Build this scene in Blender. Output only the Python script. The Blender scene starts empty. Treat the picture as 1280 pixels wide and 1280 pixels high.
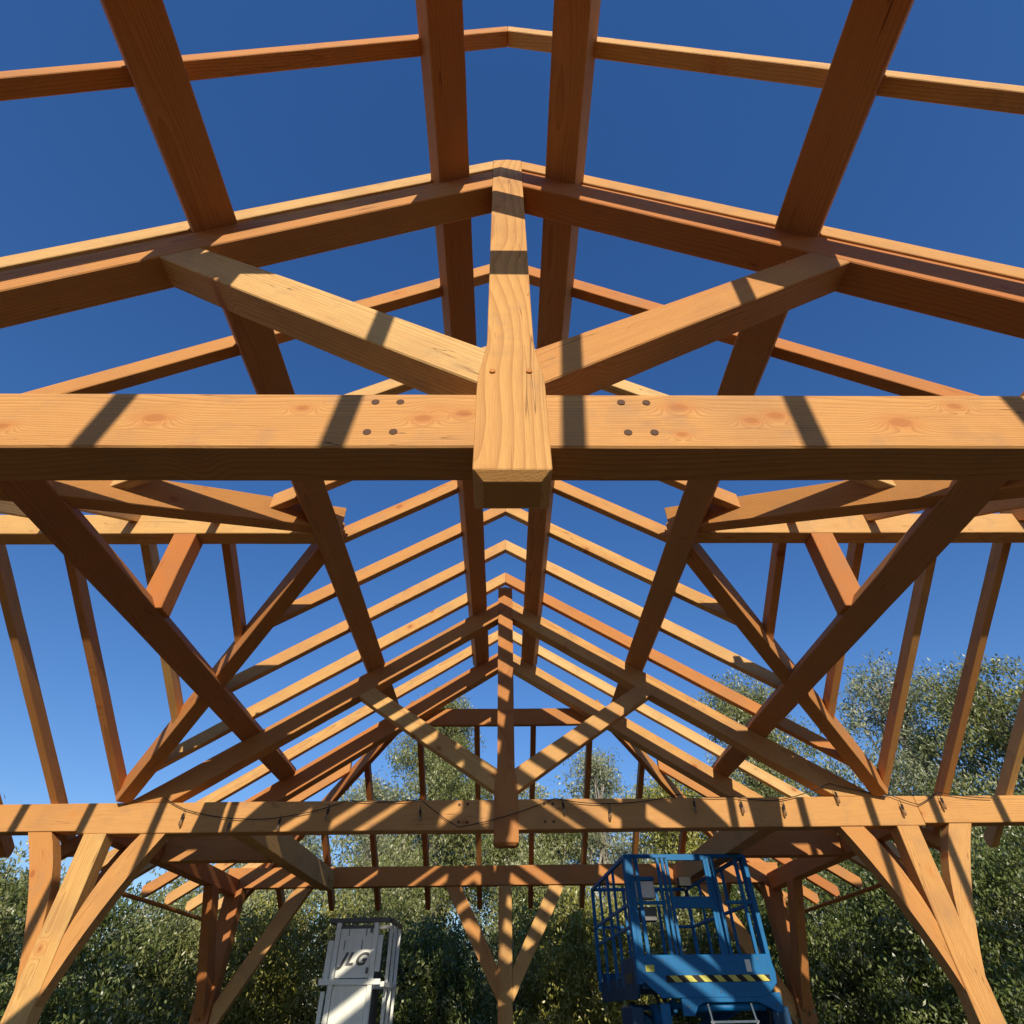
import bpy, bmesh, math, random
import numpy as np
from mathutils import Vector, Matrix
random.seed(7); rng = np.random.default_rng(11)
S = bpy.context.scene
COL = S.collection
H0 = 1.8                      # eye height: all heights below are written relative to it
R = math.radians

# ------------------------------------------------------------------ materials
def newmat(name):
    m = bpy.data.materials.new(name); m.use_nodes = True
    nt = m.node_tree; nt.nodes.clear()
    out = nt.nodes.new('ShaderNodeOutputMaterial'); b = nt.nodes.new('ShaderNodeBsdfPrincipled')
    nt.links.new(b.outputs[0], out.inputs[0])
    return m, nt, b
def N(nt, t, **k):
    n = nt.nodes.new(t)
    for a, v in k.items(): setattr(n, a, v)
    return n
def math_(nt, op, a, b=None, clamp=False):
    n = N(nt, 'ShaderNodeMath', operation=op, use_clamp=clamp)
    for i, v in enumerate((a, b)):
        if v is None: continue
        if isinstance(v, (int, float)): n.inputs[i].default_value = v
        else: nt.links.new(v, n.inputs[i])
    return n.outputs[0]
def vmath(nt, op, a, b=None):
    n = N(nt, 'ShaderNodeVectorMath', operation=op)
    for i, v in enumerate((a, b)):
        if v is None: continue
        if isinstance(v, (tuple, list)): n.inputs[i].default_value = v
        else: nt.links.new(v, n.inputs[i])
    return n.outputs[0]
def noise(nt, vec, scale, detail=3, rough=.55):
    n = N(nt, 'ShaderNodeTexNoise'); n.inputs['Scale'].default_value = scale
    n.inputs['Detail'].default_value = detail; n.inputs['Roughness'].default_value = rough
    if vec is not None: nt.links.new(vec, n.inputs['Vector'])
    return n.outputs['Fac']
def ramp(nt, fac, stops):
    n = N(nt, 'ShaderNodeValToRGB'); e = n.color_ramp.elements
    while len(e) < len(stops): e.new(.5)
    for q, (p, c) in zip(e, stops): q.position = p; q.color = (*c, 1)
    nt.links.new(fac, n.inputs[0]); return n.outputs[0]
def mix(nt, fac, a, b, mode='MIX'):
    n = N(nt, 'ShaderNodeMix', data_type='RGBA', blend_type=mode)
    for i, v in ((0, fac), (6, a), (7, b)):
        if isinstance(v, (int, float)): n.inputs[i].default_value = v
        elif isinstance(v, tuple): n.inputs[i].default_value = (*v, 1)
        else: nt.links.new(v, n.inputs[i])
    return n.outputs[2]
def bump(nt, b, h, dist, strength=1.0):
    n = N(nt, 'ShaderNodeBump'); n.inputs['Distance'].default_value = dist; n.inputs['Strength'].default_value = strength
    nt.links.new(h, n.inputs['Height']); nt.links.new(n.outputs[0], b.inputs['Normal'])

def wood(name, base=(.66, .31, .085), red=(.56, .19, .045), pale=(.78, .49, .17), knots=(), kamp=.06, tamp=1.0, kdark=.7):
    """sawn douglas fir: growth rings round a pith that runs along local X, knots, per-timber tint"""
    m, nt, b = newmat(name)
    co = N(nt, 'ShaderNodeTexCoord').outputs['Object']
    rnd = N(nt, 'ShaderNodeObjectInfo').outputs['Random']
    comb = N(nt, 'ShaderNodeCombineXYZ')
    nt.links.new(math_(nt, 'MULTIPLY', rnd, 37.0), comb.inputs[0])
    nt.links.new(math_(nt, 'MULTIPLY', math_(nt, 'SINE', math_(nt, 'MULTIPLY', rnd, 91.0)), .17), comb.inputs[1])
    nt.links.new(math_(nt, 'ADD', math_(nt, 'MULTIPLY', math_(nt, 'COSINE', math_(nt, 'MULTIPLY', rnd, 57.0)), .12), -.16), comb.inputs[2])
    p = vmath(nt, 'ADD', co, comb.outputs[0])
    # slow wander of the pith
    warp = N(nt, 'ShaderNodeTexNoise'); warp.inputs['Scale'].default_value = .8; warp.inputs['Detail'].default_value = 2
    nt.links.new(vmath(nt, 'MULTIPLY', p, (.8, 1.2, 1.2)), warp.inputs['Vector'])
    wv = vmath(nt, 'MULTIPLY', vmath(nt, 'SUBTRACT', warp.outputs['Color'], (.5, .5, .5)), (0, .075, .075))
    pw = vmath(nt, 'ADD', p, wv)
    # knots
    kn = N(nt, 'ShaderNodeTexVoronoi', feature='F1'); kn.inputs['Scale'].default_value = 1
    nt.links.new(vmath(nt, 'MULTIPLY', p, (2.1, .28, 3.3)), kn.inputs['Vector'])
    kd = kn.outputs['Distance']
    for kx, kz, ks in knots:                                 # knots that show on the faces of one particular timber
        dn = N(nt, 'ShaderNodeVectorMath', operation='LENGTH')
        nt.links.new(vmath(nt, 'MULTIPLY', vmath(nt, 'SUBTRACT', co, (kx, 0, kz)), (1.9 / ks, 0, 3.4 / ks)), dn.inputs[0])
        kd = math_(nt, 'MINIMUM', kd, dn.outputs['Value'])
    kfall = math_(nt, 'POWER', math_(nt, 'SUBTRACT', 1.0, math_(nt, 'MULTIPLY', kd, 3.2), True), 2.0)
    s = N(nt, 'ShaderNodeSeparateXYZ'); nt.links.new(pw, s.inputs[0])
    r = math_(nt, 'SQRT', math_(nt, 'ADD', math_(nt, 'POWER', s.outputs[1], 2.0), math_(nt, 'POWER', s.outputs[2], 2.0)))
    r2 = math_(nt, 'ADD', r, math_(nt, 'MULTIPLY', kfall, kamp))
    ringp = math_(nt, 'MULTIPLY', r2, 105.0)
    fr = math_(nt, 'FRACT', ringp)
    late = math_(nt, 'POWER', fr, 2.6)                       # slow rise, sudden drop: late wood line
    wide = noise(nt, vmath(nt, 'MULTIPLY', p, (.5, 9, 9)), 1.6, 3)
    fine = noise(nt, vmath(nt, 'MULTIPLY', p, (5, 190, 190)), 1.0, 3, .7)
    heart = math_(nt, 'MULTIPLY', math_(nt, 'SUBTRACT', .19, r), 6.5, True)   # red heartwood, pale sapwood
    tint = math_(nt, 'FRACT', math_(nt, 'MULTIPLY', rnd, 7.31))
    c = mix(nt, math_(nt, 'ADD', math_(nt, 'MULTIPLY', heart, .55), math_(nt, 'MULTIPLY', math_(nt, 'SUBTRACT', wide, .5), 1.2), True), pale, base)
    c = mix(nt, math_(nt, 'MULTIPLY', tint, tamp), c, red)
    c = mix(nt, math_(nt, 'MULTIPLY', late, .8), c, mix(nt, .5, c, (.24, .06, .014)))
    c = mix(nt, math_(nt, 'MULTIPLY', math_(nt, 'SUBTRACT', fine, .35, True), 1.0), c, (.36, .13, .035))
    big = noise(nt, co, 1.7, 4)
    c = mix(nt, math_(nt, 'MULTIPLY', math_(nt, 'SUBTRACT', big, .52, True), 1.6), c, (.30, .16, .08))
    k2 = math_(nt, 'MULTIPLY', math_(nt, 'SUBTRACT', .095, kd), 26.0, True)
    c = mix(nt, math_(nt, 'MULTIPLY', k2, kdark), c, (.22, .065, .02))
    kr = math_(nt, 'MULTIPLY', math_(nt, 'SUBTRACT', .21, kd), 7.0, True)
    c = mix(nt, math_(nt, 'MULTIPLY', kr, .38), c, (.56, .17, .04))
    saw = N(nt, 'ShaderNodeTexWave', wave_type='BANDS', bands_direction='X')
    saw.inputs['Scale'].default_value = 26; saw.inputs['Distortion'].default_value = 6.0; saw.inputs['Detail'].default_value = 1
    nt.links.new(p, saw.inputs['Vector'])
    c = mix(nt, math_(nt, 'MULTIPLY', math_(nt, 'MULTIPLY', saw.outputs['Fac'], wide), .06), c, (.80, .50, .20))
    # drying checks: short dark hairlines along the grain, and smudges of handling
    ck = N(nt, 'ShaderNodeTexNoise'); ck.inputs['Scale'].default_value = 1; ck.inputs['Detail'].default_value = 1
    nt.links.new(vmath(nt, 'MULTIPLY', pw, (1.1, 34, 34)), ck.inputs['Vector'])
    line = math_(nt, 'SUBTRACT', 1.0, math_(nt, 'MULTIPLY', math_(nt, 'ABSOLUTE', math_(nt, 'SUBTRACT', ck.outputs['Fac'], .5)), 70.0), True)
    msk = math_(nt, 'MULTIPLY', math_(nt, 'SUBTRACT', noise(nt, vmath(nt, 'MULTIPLY', p, (.8, 5, 5)), 1.9, 1), .57, True), 12.0, True)
    chk = math_(nt, 'MULTIPLY', line, msk)
    c = mix(nt, math_(nt, 'MULTIPLY', chk, .8), c, (.10, .035, .012))
    sm = noise(nt, vmath(nt, 'ADD', p, (5, 3, 1)), 4.5, 5, .7)
    c = mix(nt, math_(nt, 'MULTIPLY', math_(nt, 'SUBTRACT', sm, .55, True), 2.2, True), c, (.33, .20, .12))
    nt.links.new(c, b.inputs['Base Color'])
    b.inputs['Roughness'].default_value = .72; b.inputs['Specular IOR Level'].default_value = .25
    h = math_(nt, 'ADD', math_(nt, 'ADD', math_(nt, 'MULTIPLY', late, .5), math_(nt, 'MULTIPLY', fine, .9)), math_(nt, 'MULTIPLY', saw.outputs['Fac'], .12))
    bump(nt, b, h, .0016, .8)
    return m

def paint(name, col, dirt=(.09, .07, .05), amount=.35, rough=.42, scale=5, metal=0):
    m, nt, b = newmat(name)
    co = N(nt, 'ShaderNodeTexCoord').outputs['Object']
    n1 = noise(nt, co, scale, 6, .65); n2 = noise(nt, vmath(nt, 'MULTIPLY', co, (9, 9, 1.3)), 2.3, 4)
    f = math_(nt, 'MULTIPLY', math_(nt, 'SUBTRACT', math_(nt, 'ADD', math_(nt, 'MULTIPLY', n1, .6), math_(nt, 'MULTIPLY', n2, .4)), .48, True), amount * 8, True)
    nt.links.new(mix(nt, f, col, dirt), b.inputs['Base Color'])
    nt.links.new(math_(nt, 'ADD', math_(nt, 'MULTIPLY', n1, .25), rough - .1), b.inputs['Roughness'])
    b.inputs['Metallic'].default_value = metal; b.inputs['Specular IOR Level'].default_value = .3
    bump(nt, b, n1, .002, .4)
    return m

def leafmat(name, stops, rough=.38, trans=.22):
    m, nt, b = newmat(name)
    at = N(nt, 'ShaderNodeAttribute', attribute_name='tint', attribute_type='GEOMETRY').outputs['Fac']
    c = ramp(nt, at, stops)
    nt.links.new(c, b.inputs['Base Color']); b.inputs['Roughness'].default_value = rough
    b.inputs['Specular IOR Level'].default_value = .6
    tr = N(nt, 'ShaderNodeBsdfTranslucent'); nt.links.new(mix(nt, .6, c, (.12, .16, .02)), tr.inputs[0])
    ms = N(nt, 'ShaderNodeMixShader'); ms.inputs[0].default_value = trans
    out = [n for n in nt.nodes if n.type == 'OUTPUT_MATERIAL'][0]
    nt.links.new(b.outputs[0], ms.inputs[1]); nt.links.new(tr.outputs[0], ms.inputs[2]); nt.links.new(ms.outputs[0], out.inputs[0])
    return m

def barkmat():
    m, nt, b = newmat('bark')
    co = N(nt, 'ShaderNodeTexCoord').outputs['Object']
    n1 = noise(nt, vmath(nt, 'MULTIPLY', co, (3, 3, .6)), 3, 6, .65)
    nt.links.new(ramp(nt, n1, [(.3, (.10, .075, .055)), (.5, (.30, .26, .21)), (.7, (.48, .44, .38))]), b.inputs['Base Color'])
    b.inputs['Roughness'].default_value = .85; bump(nt, b, n1, .03)
    return m

def groundmat():
    m, nt, b = newmat('dry_ground')
    co = N(nt, 'ShaderNodeTexCoord').outputs['Object']
    a = noise(nt, co, .25, 6); f = noise(nt, co, 7, 8, .7)
    c = ramp(nt, a, [(.35, (.065, .045, .025)), (.55, (.11, .08, .045)), (.7, (.04, .045, .018))])
    c = mix(nt, math_(nt, 'MULTIPLY', f, .6), c, (.045, .032, .018))
    nt.links.new(c, b.inputs['Base Color']); b.inputs['Roughness'].default_value = .95; bump(nt, b, f, .04)
    return m

WOOD = wood('fir_timber')
WOODY = wood('fir_timber_pale', base=(.71, .39, .125), red=(.64, .29, .08), pale=(.82, .56, .23))
WOODR = wood('fir_timber_red', base=(.56, .215, .06), red=(.47, .15, .04), pale=(.64, .31, .09))
WOODP = wood('fir_timber_brown', base=(.52, .215, .072), red=(.44, .16, .052), pale=(.60, .31, .11))
WOODT = wood('fir_timber_knotty', base=(.64, .30, .092), red=(.58, .22, .06), pale=(.73, .41, .14), tamp=.35, kamp=.075, kdark=.4, knots=[(-1.32, .0, 1.0), (-.33, .0, .8), (-.18, .03, .75), (-.79, .06, .6), (.64, .07, .9), (.90, -.01, .7), (1.0, .02, .8), (1.46, -.02, 1.1), (1.72, .08, .7), (.62, -.09, .5), (-1.85, -.05, .7)])
PEG = newmat('peg_wood'); PEG[2].inputs['Base Color'].default_value = (.10, .045, .02, 1); PEG[2].inputs['Roughness'].default_value = .8; PEG = PEG[0]
BARK = barkmat()
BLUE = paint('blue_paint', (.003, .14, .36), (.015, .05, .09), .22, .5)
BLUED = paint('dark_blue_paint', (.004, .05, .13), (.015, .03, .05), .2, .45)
WHITE = paint('white_paint', (.88, .88, .78), (.40, .37, .28), .15, .5, 3)
GREYM = paint('grey_metal', (.10, .10, .10), (.2, .2, .2), .3, .45, 8, .6)
BLACK = paint('black_rubber', (.014, .014, .015), (.05, .045, .04), .2, .6)
YEL = paint('yellow_tape', (.62, .58, .12), (.2, .18, .1), .2, .5)
SILV = paint('bare_steel', (.5, .52, .55), (.25, .22, .2), .3, .35, 8, .9)
GLASSY = newmat('bulb_glass'); GLASSY[2].inputs['Base Color'].default_value = (.45, .36, .25, 1); GLASSY[2].inputs['Roughness'].default_value = .08; GLASSY[2].inputs['Transmission Weight'].default_value = .8; GLASSY = GLASSY[0]
GROUND = groundmat()
LEAF_OLIVE = leafmat('leaves_olive', [(0, (.09, .11, .028)), (.35, (.21, .235, .065)), (.7, (.31, .32, .12)), (1, (.62, .60, .38))])
LEAF_GREY = leafmat('leaves_grey_green', [(0, (.12, .14, .065)), (.4, (.25, .28, .14)), (.75, (.42, .43, .26)), (1, (.68, .66, .48))])
LEAF_DARK = leafmat('leaves_dark', [(0, (.05, .075, .018)), (.45, (.13, .17, .04)), (.8, (.26, .30, .10)), (1, (.66, .66, .46))], .32)
LEAF_YEL = leafmat('leaves_yellow_green', [(0, (.14, .15, .025)), (.4, (.31, .31, .06)), (.75, (.48, .45, .11)), (1, (.66, .60, .26))])

# ------------------------------------------------------------------ object helpers
def link(o, parent=None):
    COL.objects.link(o)
    if parent is not None: o.parent = parent
    return o
def empty(name, loc, label=None, cat=None, group=None, rz=0):
    o = bpy.data.objects.new(name, None); o.location = loc; o.rotation_euler = (0, 0, rz)
    o.empty_display_size = .2
    tag(o, label, cat, group); return link(o)
def tag(o, label=None, cat=None, group=None, kind=None):
    if label: o['label'] = label
    if cat: o['category'] = cat
    if group: o['group'] = group
    if kind: o['kind'] = kind
    return o
def meshobj(name, verts, faces, mat, parent=None, matrix=None, bevel=0, smooth=False):
    me = bpy.data.meshes.new(name); me.from_pydata([tuple(v) for v in verts], [], faces)
    bm = bmesh.new(); bm.from_mesh(me)
    bmesh.ops.recalc_face_normals(bm, faces=bm.faces)
    if bevel:
        bmesh.ops.bevel(bm, geom=list(bm.edges), offset=bevel, segments=1, affect='EDGES', clamp_overlap=True)
    bm.to_mesh(me); bm.free()
    if smooth: me.polygons.foreach_set('use_smooth', [True] * len(me.polygons))
    if isinstance(mat, (list, tuple)):
        for q in mat: me.materials.append(q)
    else: me.materials.append(mat)
    o = bpy.data.objects.new(name, me); link(o, parent)
    if matrix is not None: o.matrix_local = matrix
    return o
class MB:
    """collects boxes, bars and tubes into one mesh"""
    def __init__(s): s.v = []; s.f = []
    def add(s, vs, fs):
        n = len(s.v); s.v += [tuple(q) for q in vs]; s.f += [[i + n for i in f] for f in fs]; return s
    def box(s, x0, x1, y0, y1, z0, z1):
        vs = [(x, y, z) for x in (x0, x1) for y in (y0, y1) for z in (z0, z1)]
        return s.add(vs, [(0, 1, 3, 2), (4, 6, 7, 5), (0, 4, 5, 1), (2, 3, 7, 6), (0, 2, 6, 4), (1, 5, 7, 3)])
    def bar(s, a, b, w, h=None, up=(0, 0, 1)):
        h = h or w; a = Vector(a); b = Vector(b); d = (b - a).normalized(); u = Vector(up)
        if abs(d.dot(u)) > .95: u = Vector((0, 1, 0))
        y = u.cross(d).normalized(); z = d.cross(y)
        vs = [p + y * sy * w / 2 + z * sz * h / 2 for p in (a, b) for sy in (-1, 1) for sz in (-1, 1)]
        return s.add(vs, [(0, 1, 3, 2), (4, 6, 7, 5), (0, 4, 5, 1), (2, 3, 7, 6), (0, 2, 6, 4), (1, 5, 7, 3)])
    def tube(s, pts, rad, n=8, cap=True):
        pts = [Vector(p) for p in pts]; rad = rad if isinstance(rad, (list, tuple)) else [rad] * len(pts)
        base = len(s.v); prev = None
        for i, p in enumerate(pts):
            d = (pts[min(i + 1, len(pts) - 1)] - pts[max(i - 1, 0)]).normalized()
            if prev is None:
                prev = d.orthogonal().normalized()
            y = (prev - d * prev.dot(d)).normalized(); prev = y; z = d.cross(y)
            for k in range(n):
                t = 2 * math.pi * k / n; s.v.append(tuple(p + (y * math.cos(t) + z * math.sin(t)) * rad[i]))
        for i in range(len(pts) - 1):
            for k in range(n):
                a = base + i * n + k; b = base + i * n + (k + 1) % n
                s.f.append([a, b, b + n, a + n])
        if cap:
            s.f.append([base + k for k in range(n)][::-1]); s.f.append([base + (len(pts) - 1) * n + k for k in range(n)])
        return s
    def prism(s, poly, axis, a, b):
        """poly of 2D points in the plane across axis, pushed from a to b"""
        def P(q, t): return {'x': (t, q[0], q[1]), 'y': (q[0], t, q[1]), 'z': (q[0], q[1], t)}[axis]
        n = len(poly); vs = [P(q, a) for q in poly] + [P(q, b) for q in poly]
        fs = [list(range(n))[::-1], [n + i for i in range(n)]] + [[i, (i + 1) % n, n + (i + 1) % n, n + i] for i in range(n)]
        return s.add(vs, fs)
    def build(s, name, mat, parent=None, bevel=0, smooth=False, matrix=None):
        return meshobj(name, s.v, s.f, mat, parent, matrix, bevel, smooth)

def timber(name, O, hdir, poly, width, mat=None, parent=None, bevel=.005, axis=None, center=True):
    """A stick of timber cut to a side profile.  The profile lies in the vertical plane through O along the
    horizontal direction hdir: points are (run, height).  axis = the (run,height) direction of the grain.
    The mesh is stored with local X along the grain so that the wood material follows it."""
    hd = Vector((hdir[0], hdir[1], 0)).normalized()
    if axis is None:
        (a, b) = (poly[0], poly[1]); axis = (b[0] - a[0], b[1] - a[1])
    L = math.hypot(*axis); ax = (axis[0] / L, axis[1] / L)
    X = hd * ax[0] + Vector((0, 0, ax[1])); Z = hd * -ax[1] + Vector((0, 0, ax[0])); Y = Z.cross(X)
    cr = sum(q[0] for q in poly) / len(poly); cz = sum(q[1] for q in poly) / len(poly)
    C = Vector((O[0], O[1], H0)) + hd * cr + Vector((0, 0, cz))
    M = Matrix((X, Y, Z)).transposed().to_4x4(); M.translation = C
    loc = [((q[0] - cr) * ax[0] + (q[1] - cz) * ax[1], -(q[0] - cr) * ax[1] + (q[1] - cz) * ax[0]) for q in poly]
    n = len(loc); w = width / 2
    # slight waviness of a sawn edge along long timbers
    pts = []
    for i in range(n):
        a = loc[i]; b = loc[(i + 1) % n]; d = math.hypot(b[0] - a[0], b[1] - a[1])
        pts.append(a); bow = random.uniform(-.007, .007)
        k = int(d / .35) if bevel and d > .8 else 0
        if k and k < 30:
            for j in range(1, k):
                t = j / k; e = random.uniform(-.0022, .0022) + bow * math.sin(math.pi * t)
                nx, nz = -(b[1] - a[1]) / d, (b[0] - a[0]) / d
                pts.append((a[0] + (b[0] - a[0]) * t + nx * e, a[1] + (b[1] - a[1]) * t + nz * e))
    n = len(pts)
    vs = [(q[0], -w, q[1]) for q in pts] + [(q[0], w, q[1]) for q in pts]
    fs = [list(range(n)), [n + i for i in range(n)][::-1]] + [[i, (i + 1) % n, n + (i + 1) % n, n + i][::-1] for i in range(n)]
    me = bpy.data.meshes.new(name); me.from_pydata(vs, [], fs)
    bm = bmesh.new(); bm.from_mesh(me); bmesh.ops.recalc_face_normals(bm, faces=bm.faces)
    if bevel:
        es = [e for e in bm.edges if e.calc_face_angle(0) > .5]
        bmesh.ops.bevel(bm, geom=es, offset=bevel, segments=1, affect='EDGES', clamp_overlap=True)
    bm.to_mesh(me); bm.free(); me.materials.append(mat or WOOD)
    o = bpy.data.objects.new(name, me); link(o, parent); o.matrix_local = M
    return o
def beam(name, p0, p1, w, h, mat=None, parent=None, bevel=.005):
    """level beam; p0,p1 at the middle of its underside"""
    L = math.hypot(p1[0] - p0[0], p1[1] - p0[1]); z0, z1 = p0[2], p1[2]
    return timber(name, p0, (p1[0] - p0[0], p1[1] - p0[1]), [(0, z0), (L, z1), (L, z1 + h), (0, z0 + h)], w, mat, parent, bevel)
def upright(name, x, y, z0, z1, wx, wy, mat=None, parent=None, bevel=.006):
    """post: run measured along +X, grain vertical"""
    return timber(name, (x, y), (1, 0), [(-wx / 2, z0), (-wx / 2, z1), (wx / 2, z1), (wx / 2, z0)], wy, mat, parent, bevel, axis=(0, 1))

# ------------------------------------------------------------------ the timber frame
F = empty('timber_frame', (0, 4.1, 0), 'open orange fir timber frame with king post trusses, bare rafters and no roof covering yet', 'timber frame')
F.location = (0, 0, 0)
s = .6407; ZP = 4.490; ZR = 4.770; CB = 4.602
YA, YB = 1.315, 6.813; TW = .175; YM = 4.15
XE = 5.20
RND = random.Random(3)
def wd(): return RND.choice([WOOD, WOODY, WOODY, WOODR, WOOD])

def peg(x, y, z, r, parent, proud=.002, mat=None):
    mb = MB(); mb.tube([(0, -proud, 0), (0, .03, 0)], r, 12)
    o = mb.build('peg', mat or PEG, parent)
    o.matrix_local = parent.matrix_basis.inverted() @ Matrix.Translation((x, y, z + H0))
    return o

def king_truss(yf, pegs, mt=None):
    yc = yf + TW / 2; back = yf > 4 and 1 or 1
    t = beam('tie_beam', (-4.62, yc, 1.5), (4.62, yc, 1.5), TW, .312 if yf < 3 else .30, WOODT if yf < 3 else WOODY, F, .007)
    for sg in (-1, 1):
        beam('outrigger_plate', (sg * 4.624, yc + .002, 1.525), (sg * 8.25, yc + .002, 1.525), TW, .275, WOODY if sg < 0 else WOOD, F)
    if pegs:
        for sg in (-1, 1):
            for (x, z) in ((.519, 1.753), (.427, 1.753), (.521, 1.573), (.428, 1.573)):
                peg(sg * x + RND.uniform(-.004, .004), yf - .001, z + RND.uniform(-.004, .004), .0155, t, RND.uniform(.0005, .003))
    # king post with flared head joggle below, pendant end bevelled all round
    hw = .101
    half = [(.136, 1.378), (.136, 1.85), (.134, 1.90), (.127, 1.97), (.115, 2.05), (.104, 2.13), (hw, 2.20), (hw, 4.64)]
    prof = [(-x, z) for x, z in half] + [(0, 4.66)] + half[::-1]
    y0, y1 = yf - .005, yf + TW + .02
    vs = []; n = len(prof)
    for y in (y0, y1): vs += [(z, y, -x) for x, z in prof]          # local X = up
    fs = [list(range(n)), [n + i for i in range(n)][::-1]] + [[i, i + 1, n + i + 1, n + i][::-1] for i in range(n - 1)]
    b = len(vs); e = .036
    vs += [(1.378 - e * .8, y, -x) for y in (y0 + e, y1 - e) for x in (-.136 + e, .136 - e)]
    A0, A1, B0, B1 = 0, n - 1, n, 2 * n - 1; c0, c1, d0, d1 = b, b + 1, b + 2, b + 3
    fs += [[A0, A1, c1, c0], [B0, B1, d1, d0], [A0, B0, d0, c0], [A1, B1, d1, c1], [c0, c1, d1, d0]]
    M = Matrix(((0, 0, -1, 0), (0, 1, 0, 0), (1, 0, 0, 0), (0, 0, 0, 1))); M.translation = (0, 0, H0)
    kp = meshobj('king_post', vs, fs, WOOD if yf < 3 else WOODR, F, M, bevel=.003)
    if pegs:
        for x in (-.075, .075): peg(x, yf - .0065, 1.952, .0125, kp, .006, WOOD)
    for sg in (-1, 1):
        # principal rafter
        x0 = .098; zt = lambda x: ZP - s * x; xb = 4.20
        timber('principal_rafter', (0, yc), (sg, 0), [(x0, zt(x0) - .29), (3.745, 1.80), (4.20, 1.80), (x0, zt(x0))], TW, WOODR if sg < 0 and yf > 3 else WOOD, F, .006)
        # strut
        zl = lambda x: 1.885 + .655 * (x - .13); zu = lambda x: 2.150 + .635 * (x - .13)
        xt = (ZP - .275 - 1.885 + .655 * .13) / (s + .655); xu = (ZP - .275 - 2.150 + .635 * .13) / (s + .635)
        st = timber('strut', (0, yc - .001), (sg, 0), [(.105, zl(.105)), (xt, zl(xt)), (xu, zu(xu)), (.105, zu(.105))], TW - .006, WOODY if (yf > 3) == (sg > 0) else WOOD, F, .006)
king_truss(YA, True); king_truss(YB, True)
# gable principals one bay outside each truss, standing on short hammer beams
for yf in (8.335, .035):
    yc = yf + TW / 2
    for sg in (-1, 1):
        timber('principal_rafter', (0, yc), (sg, 0), [(.0005, ZP - .29), (3.745, 1.80), (4.20, 1.80), (.0005, ZP)], TW, WOOD, F)
        beam('hammer_beam', (sg * 3.03, yc - .05, 1.5), (sg * 4.39, yc - .05, 1.5), TW, .285, WOODR, F)
    # ledger that carries the hip rafters
    yl = 8.515 if yf > 4 else -.055
    zt = 3.555 if yf > 4 else 3.645; hw = (ZP - .03 - zt) / s; hb = hw + .02
    timber('ledger', (0, yl + .043), (1, 0), [(-hb, zt - .245), (hb, zt - .245), (hw, zt), (-hw, zt)], .084, WOODR, F)
# end walls
for yf in (10.996, -2.60):
    yc = yf + TW / 2
    beam('end_plate', (-4.62, yc, 1.6), (4.62, yc, 1.6), TW, .285, WOOD, F)
    upright('centre_post', 0, yc, -1.8, 1.598, .215, TW, WOOD, F)
    for sg in (-1, 1):
        timber('knee_brace', (0, yc), (sg, 0), [(.100, .12), (.99, 1.598), (.73, 1.598), (.100, .52)], .12, WOOD, F, axis=(.86, 1.45))
        upright('corner_post', sg * 4.44, yc, -1.8, 1.598, .26, TW + .05, WOODR, F)
        timber('knee_brace', (sg * 4.31, yc), (-sg, 0), [(0, -.25), (1.12, 1.598), (.84, 1.598), (0, .17)], .12, WOOD, F, axis=(.9, 1.5))
        back = -1 if yf > 4 else 1
        timber('knee_brace', (sg * 4.44, yf if yf > 4 else yf + TW), (0, back), [(-.03, -.1), (1.02, 1.498), (.76, 1.498), (-.03, .35)], .14, WOODR, F, axis=(.8, 1.5))
# side plates and inner beams running between the trusses and the end walls
for (ya, yb) in ((YB + TW + .002, 10.994), (-2.423, YA - .002)):
    for sg in (-1, 1):
        beam('side_plate', (sg * 4.48, ya, 1.5), (sg * 4.48, yb, 1.5), .18, .22, WOODR, F)
        beam('floor_joist', (sg * 2.93, ya, 1.5), (sg * 2.93, yb, 1.55), .195, .27, WOOD, F).name = 'inner_beam'
# posts under the two trusses with curved braces
def curved(name, O, hd, a0, a1, b0, b1, bow, wdt, mat):
    """brace with feet a0-a1 on the post and head b0-b1 on the beam, long edges bowed"""
    def edge(p, q, bw):
        r = []
        for i in range(9):
            t = i / 8; dx, dz = q[0] - p[0], q[1] - p[1]; L = math.hypot(dx, dz)
            o = 4 * t * (1 - t) * bw; r.append((p[0] + dx * t + dz / L * o, p[1] + dz * t - dx / L * o))
        return r
    low = edge(a0, b0, -bow); up = edge(a1, b1, -bow)[::-1]
    return timber(name, O, hd, low + up, wdt, mat, F, 0, axis=(b0[0] - a0[0], b0[1] - a0[1]))
for yf in (YB, YA):
    yc = yf + TW / 2; away = 1 if yf > 3 else -1
    for sg in (-1, 1):
        upright('post', sg * 4.415, yc, -1.8, 1.499, .24, TW, WOOD, F)
        curved('knee_brace', (sg * 4.29, yc), (-sg, 0), (-.01, .10), (-.01, .62), (.62, 1.499), (.36, 1.499), .055, TW - .03, WOODY)
        curved('knee_brace', (sg * 4.535, yc), (sg, 0), (-.01, .18), (-.01, .60), (.61, 1.524), (.36, 1.524), .055, TW - .03, WOODY)
        curved('knee_brace', (sg * 4.44, yf + (TW if away > 0 else 0)), (0, away), (-.01, .0), (-.01, .5), (.85, 1.499), (.55, 1.499), .05, .14, WOODR)
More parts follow.
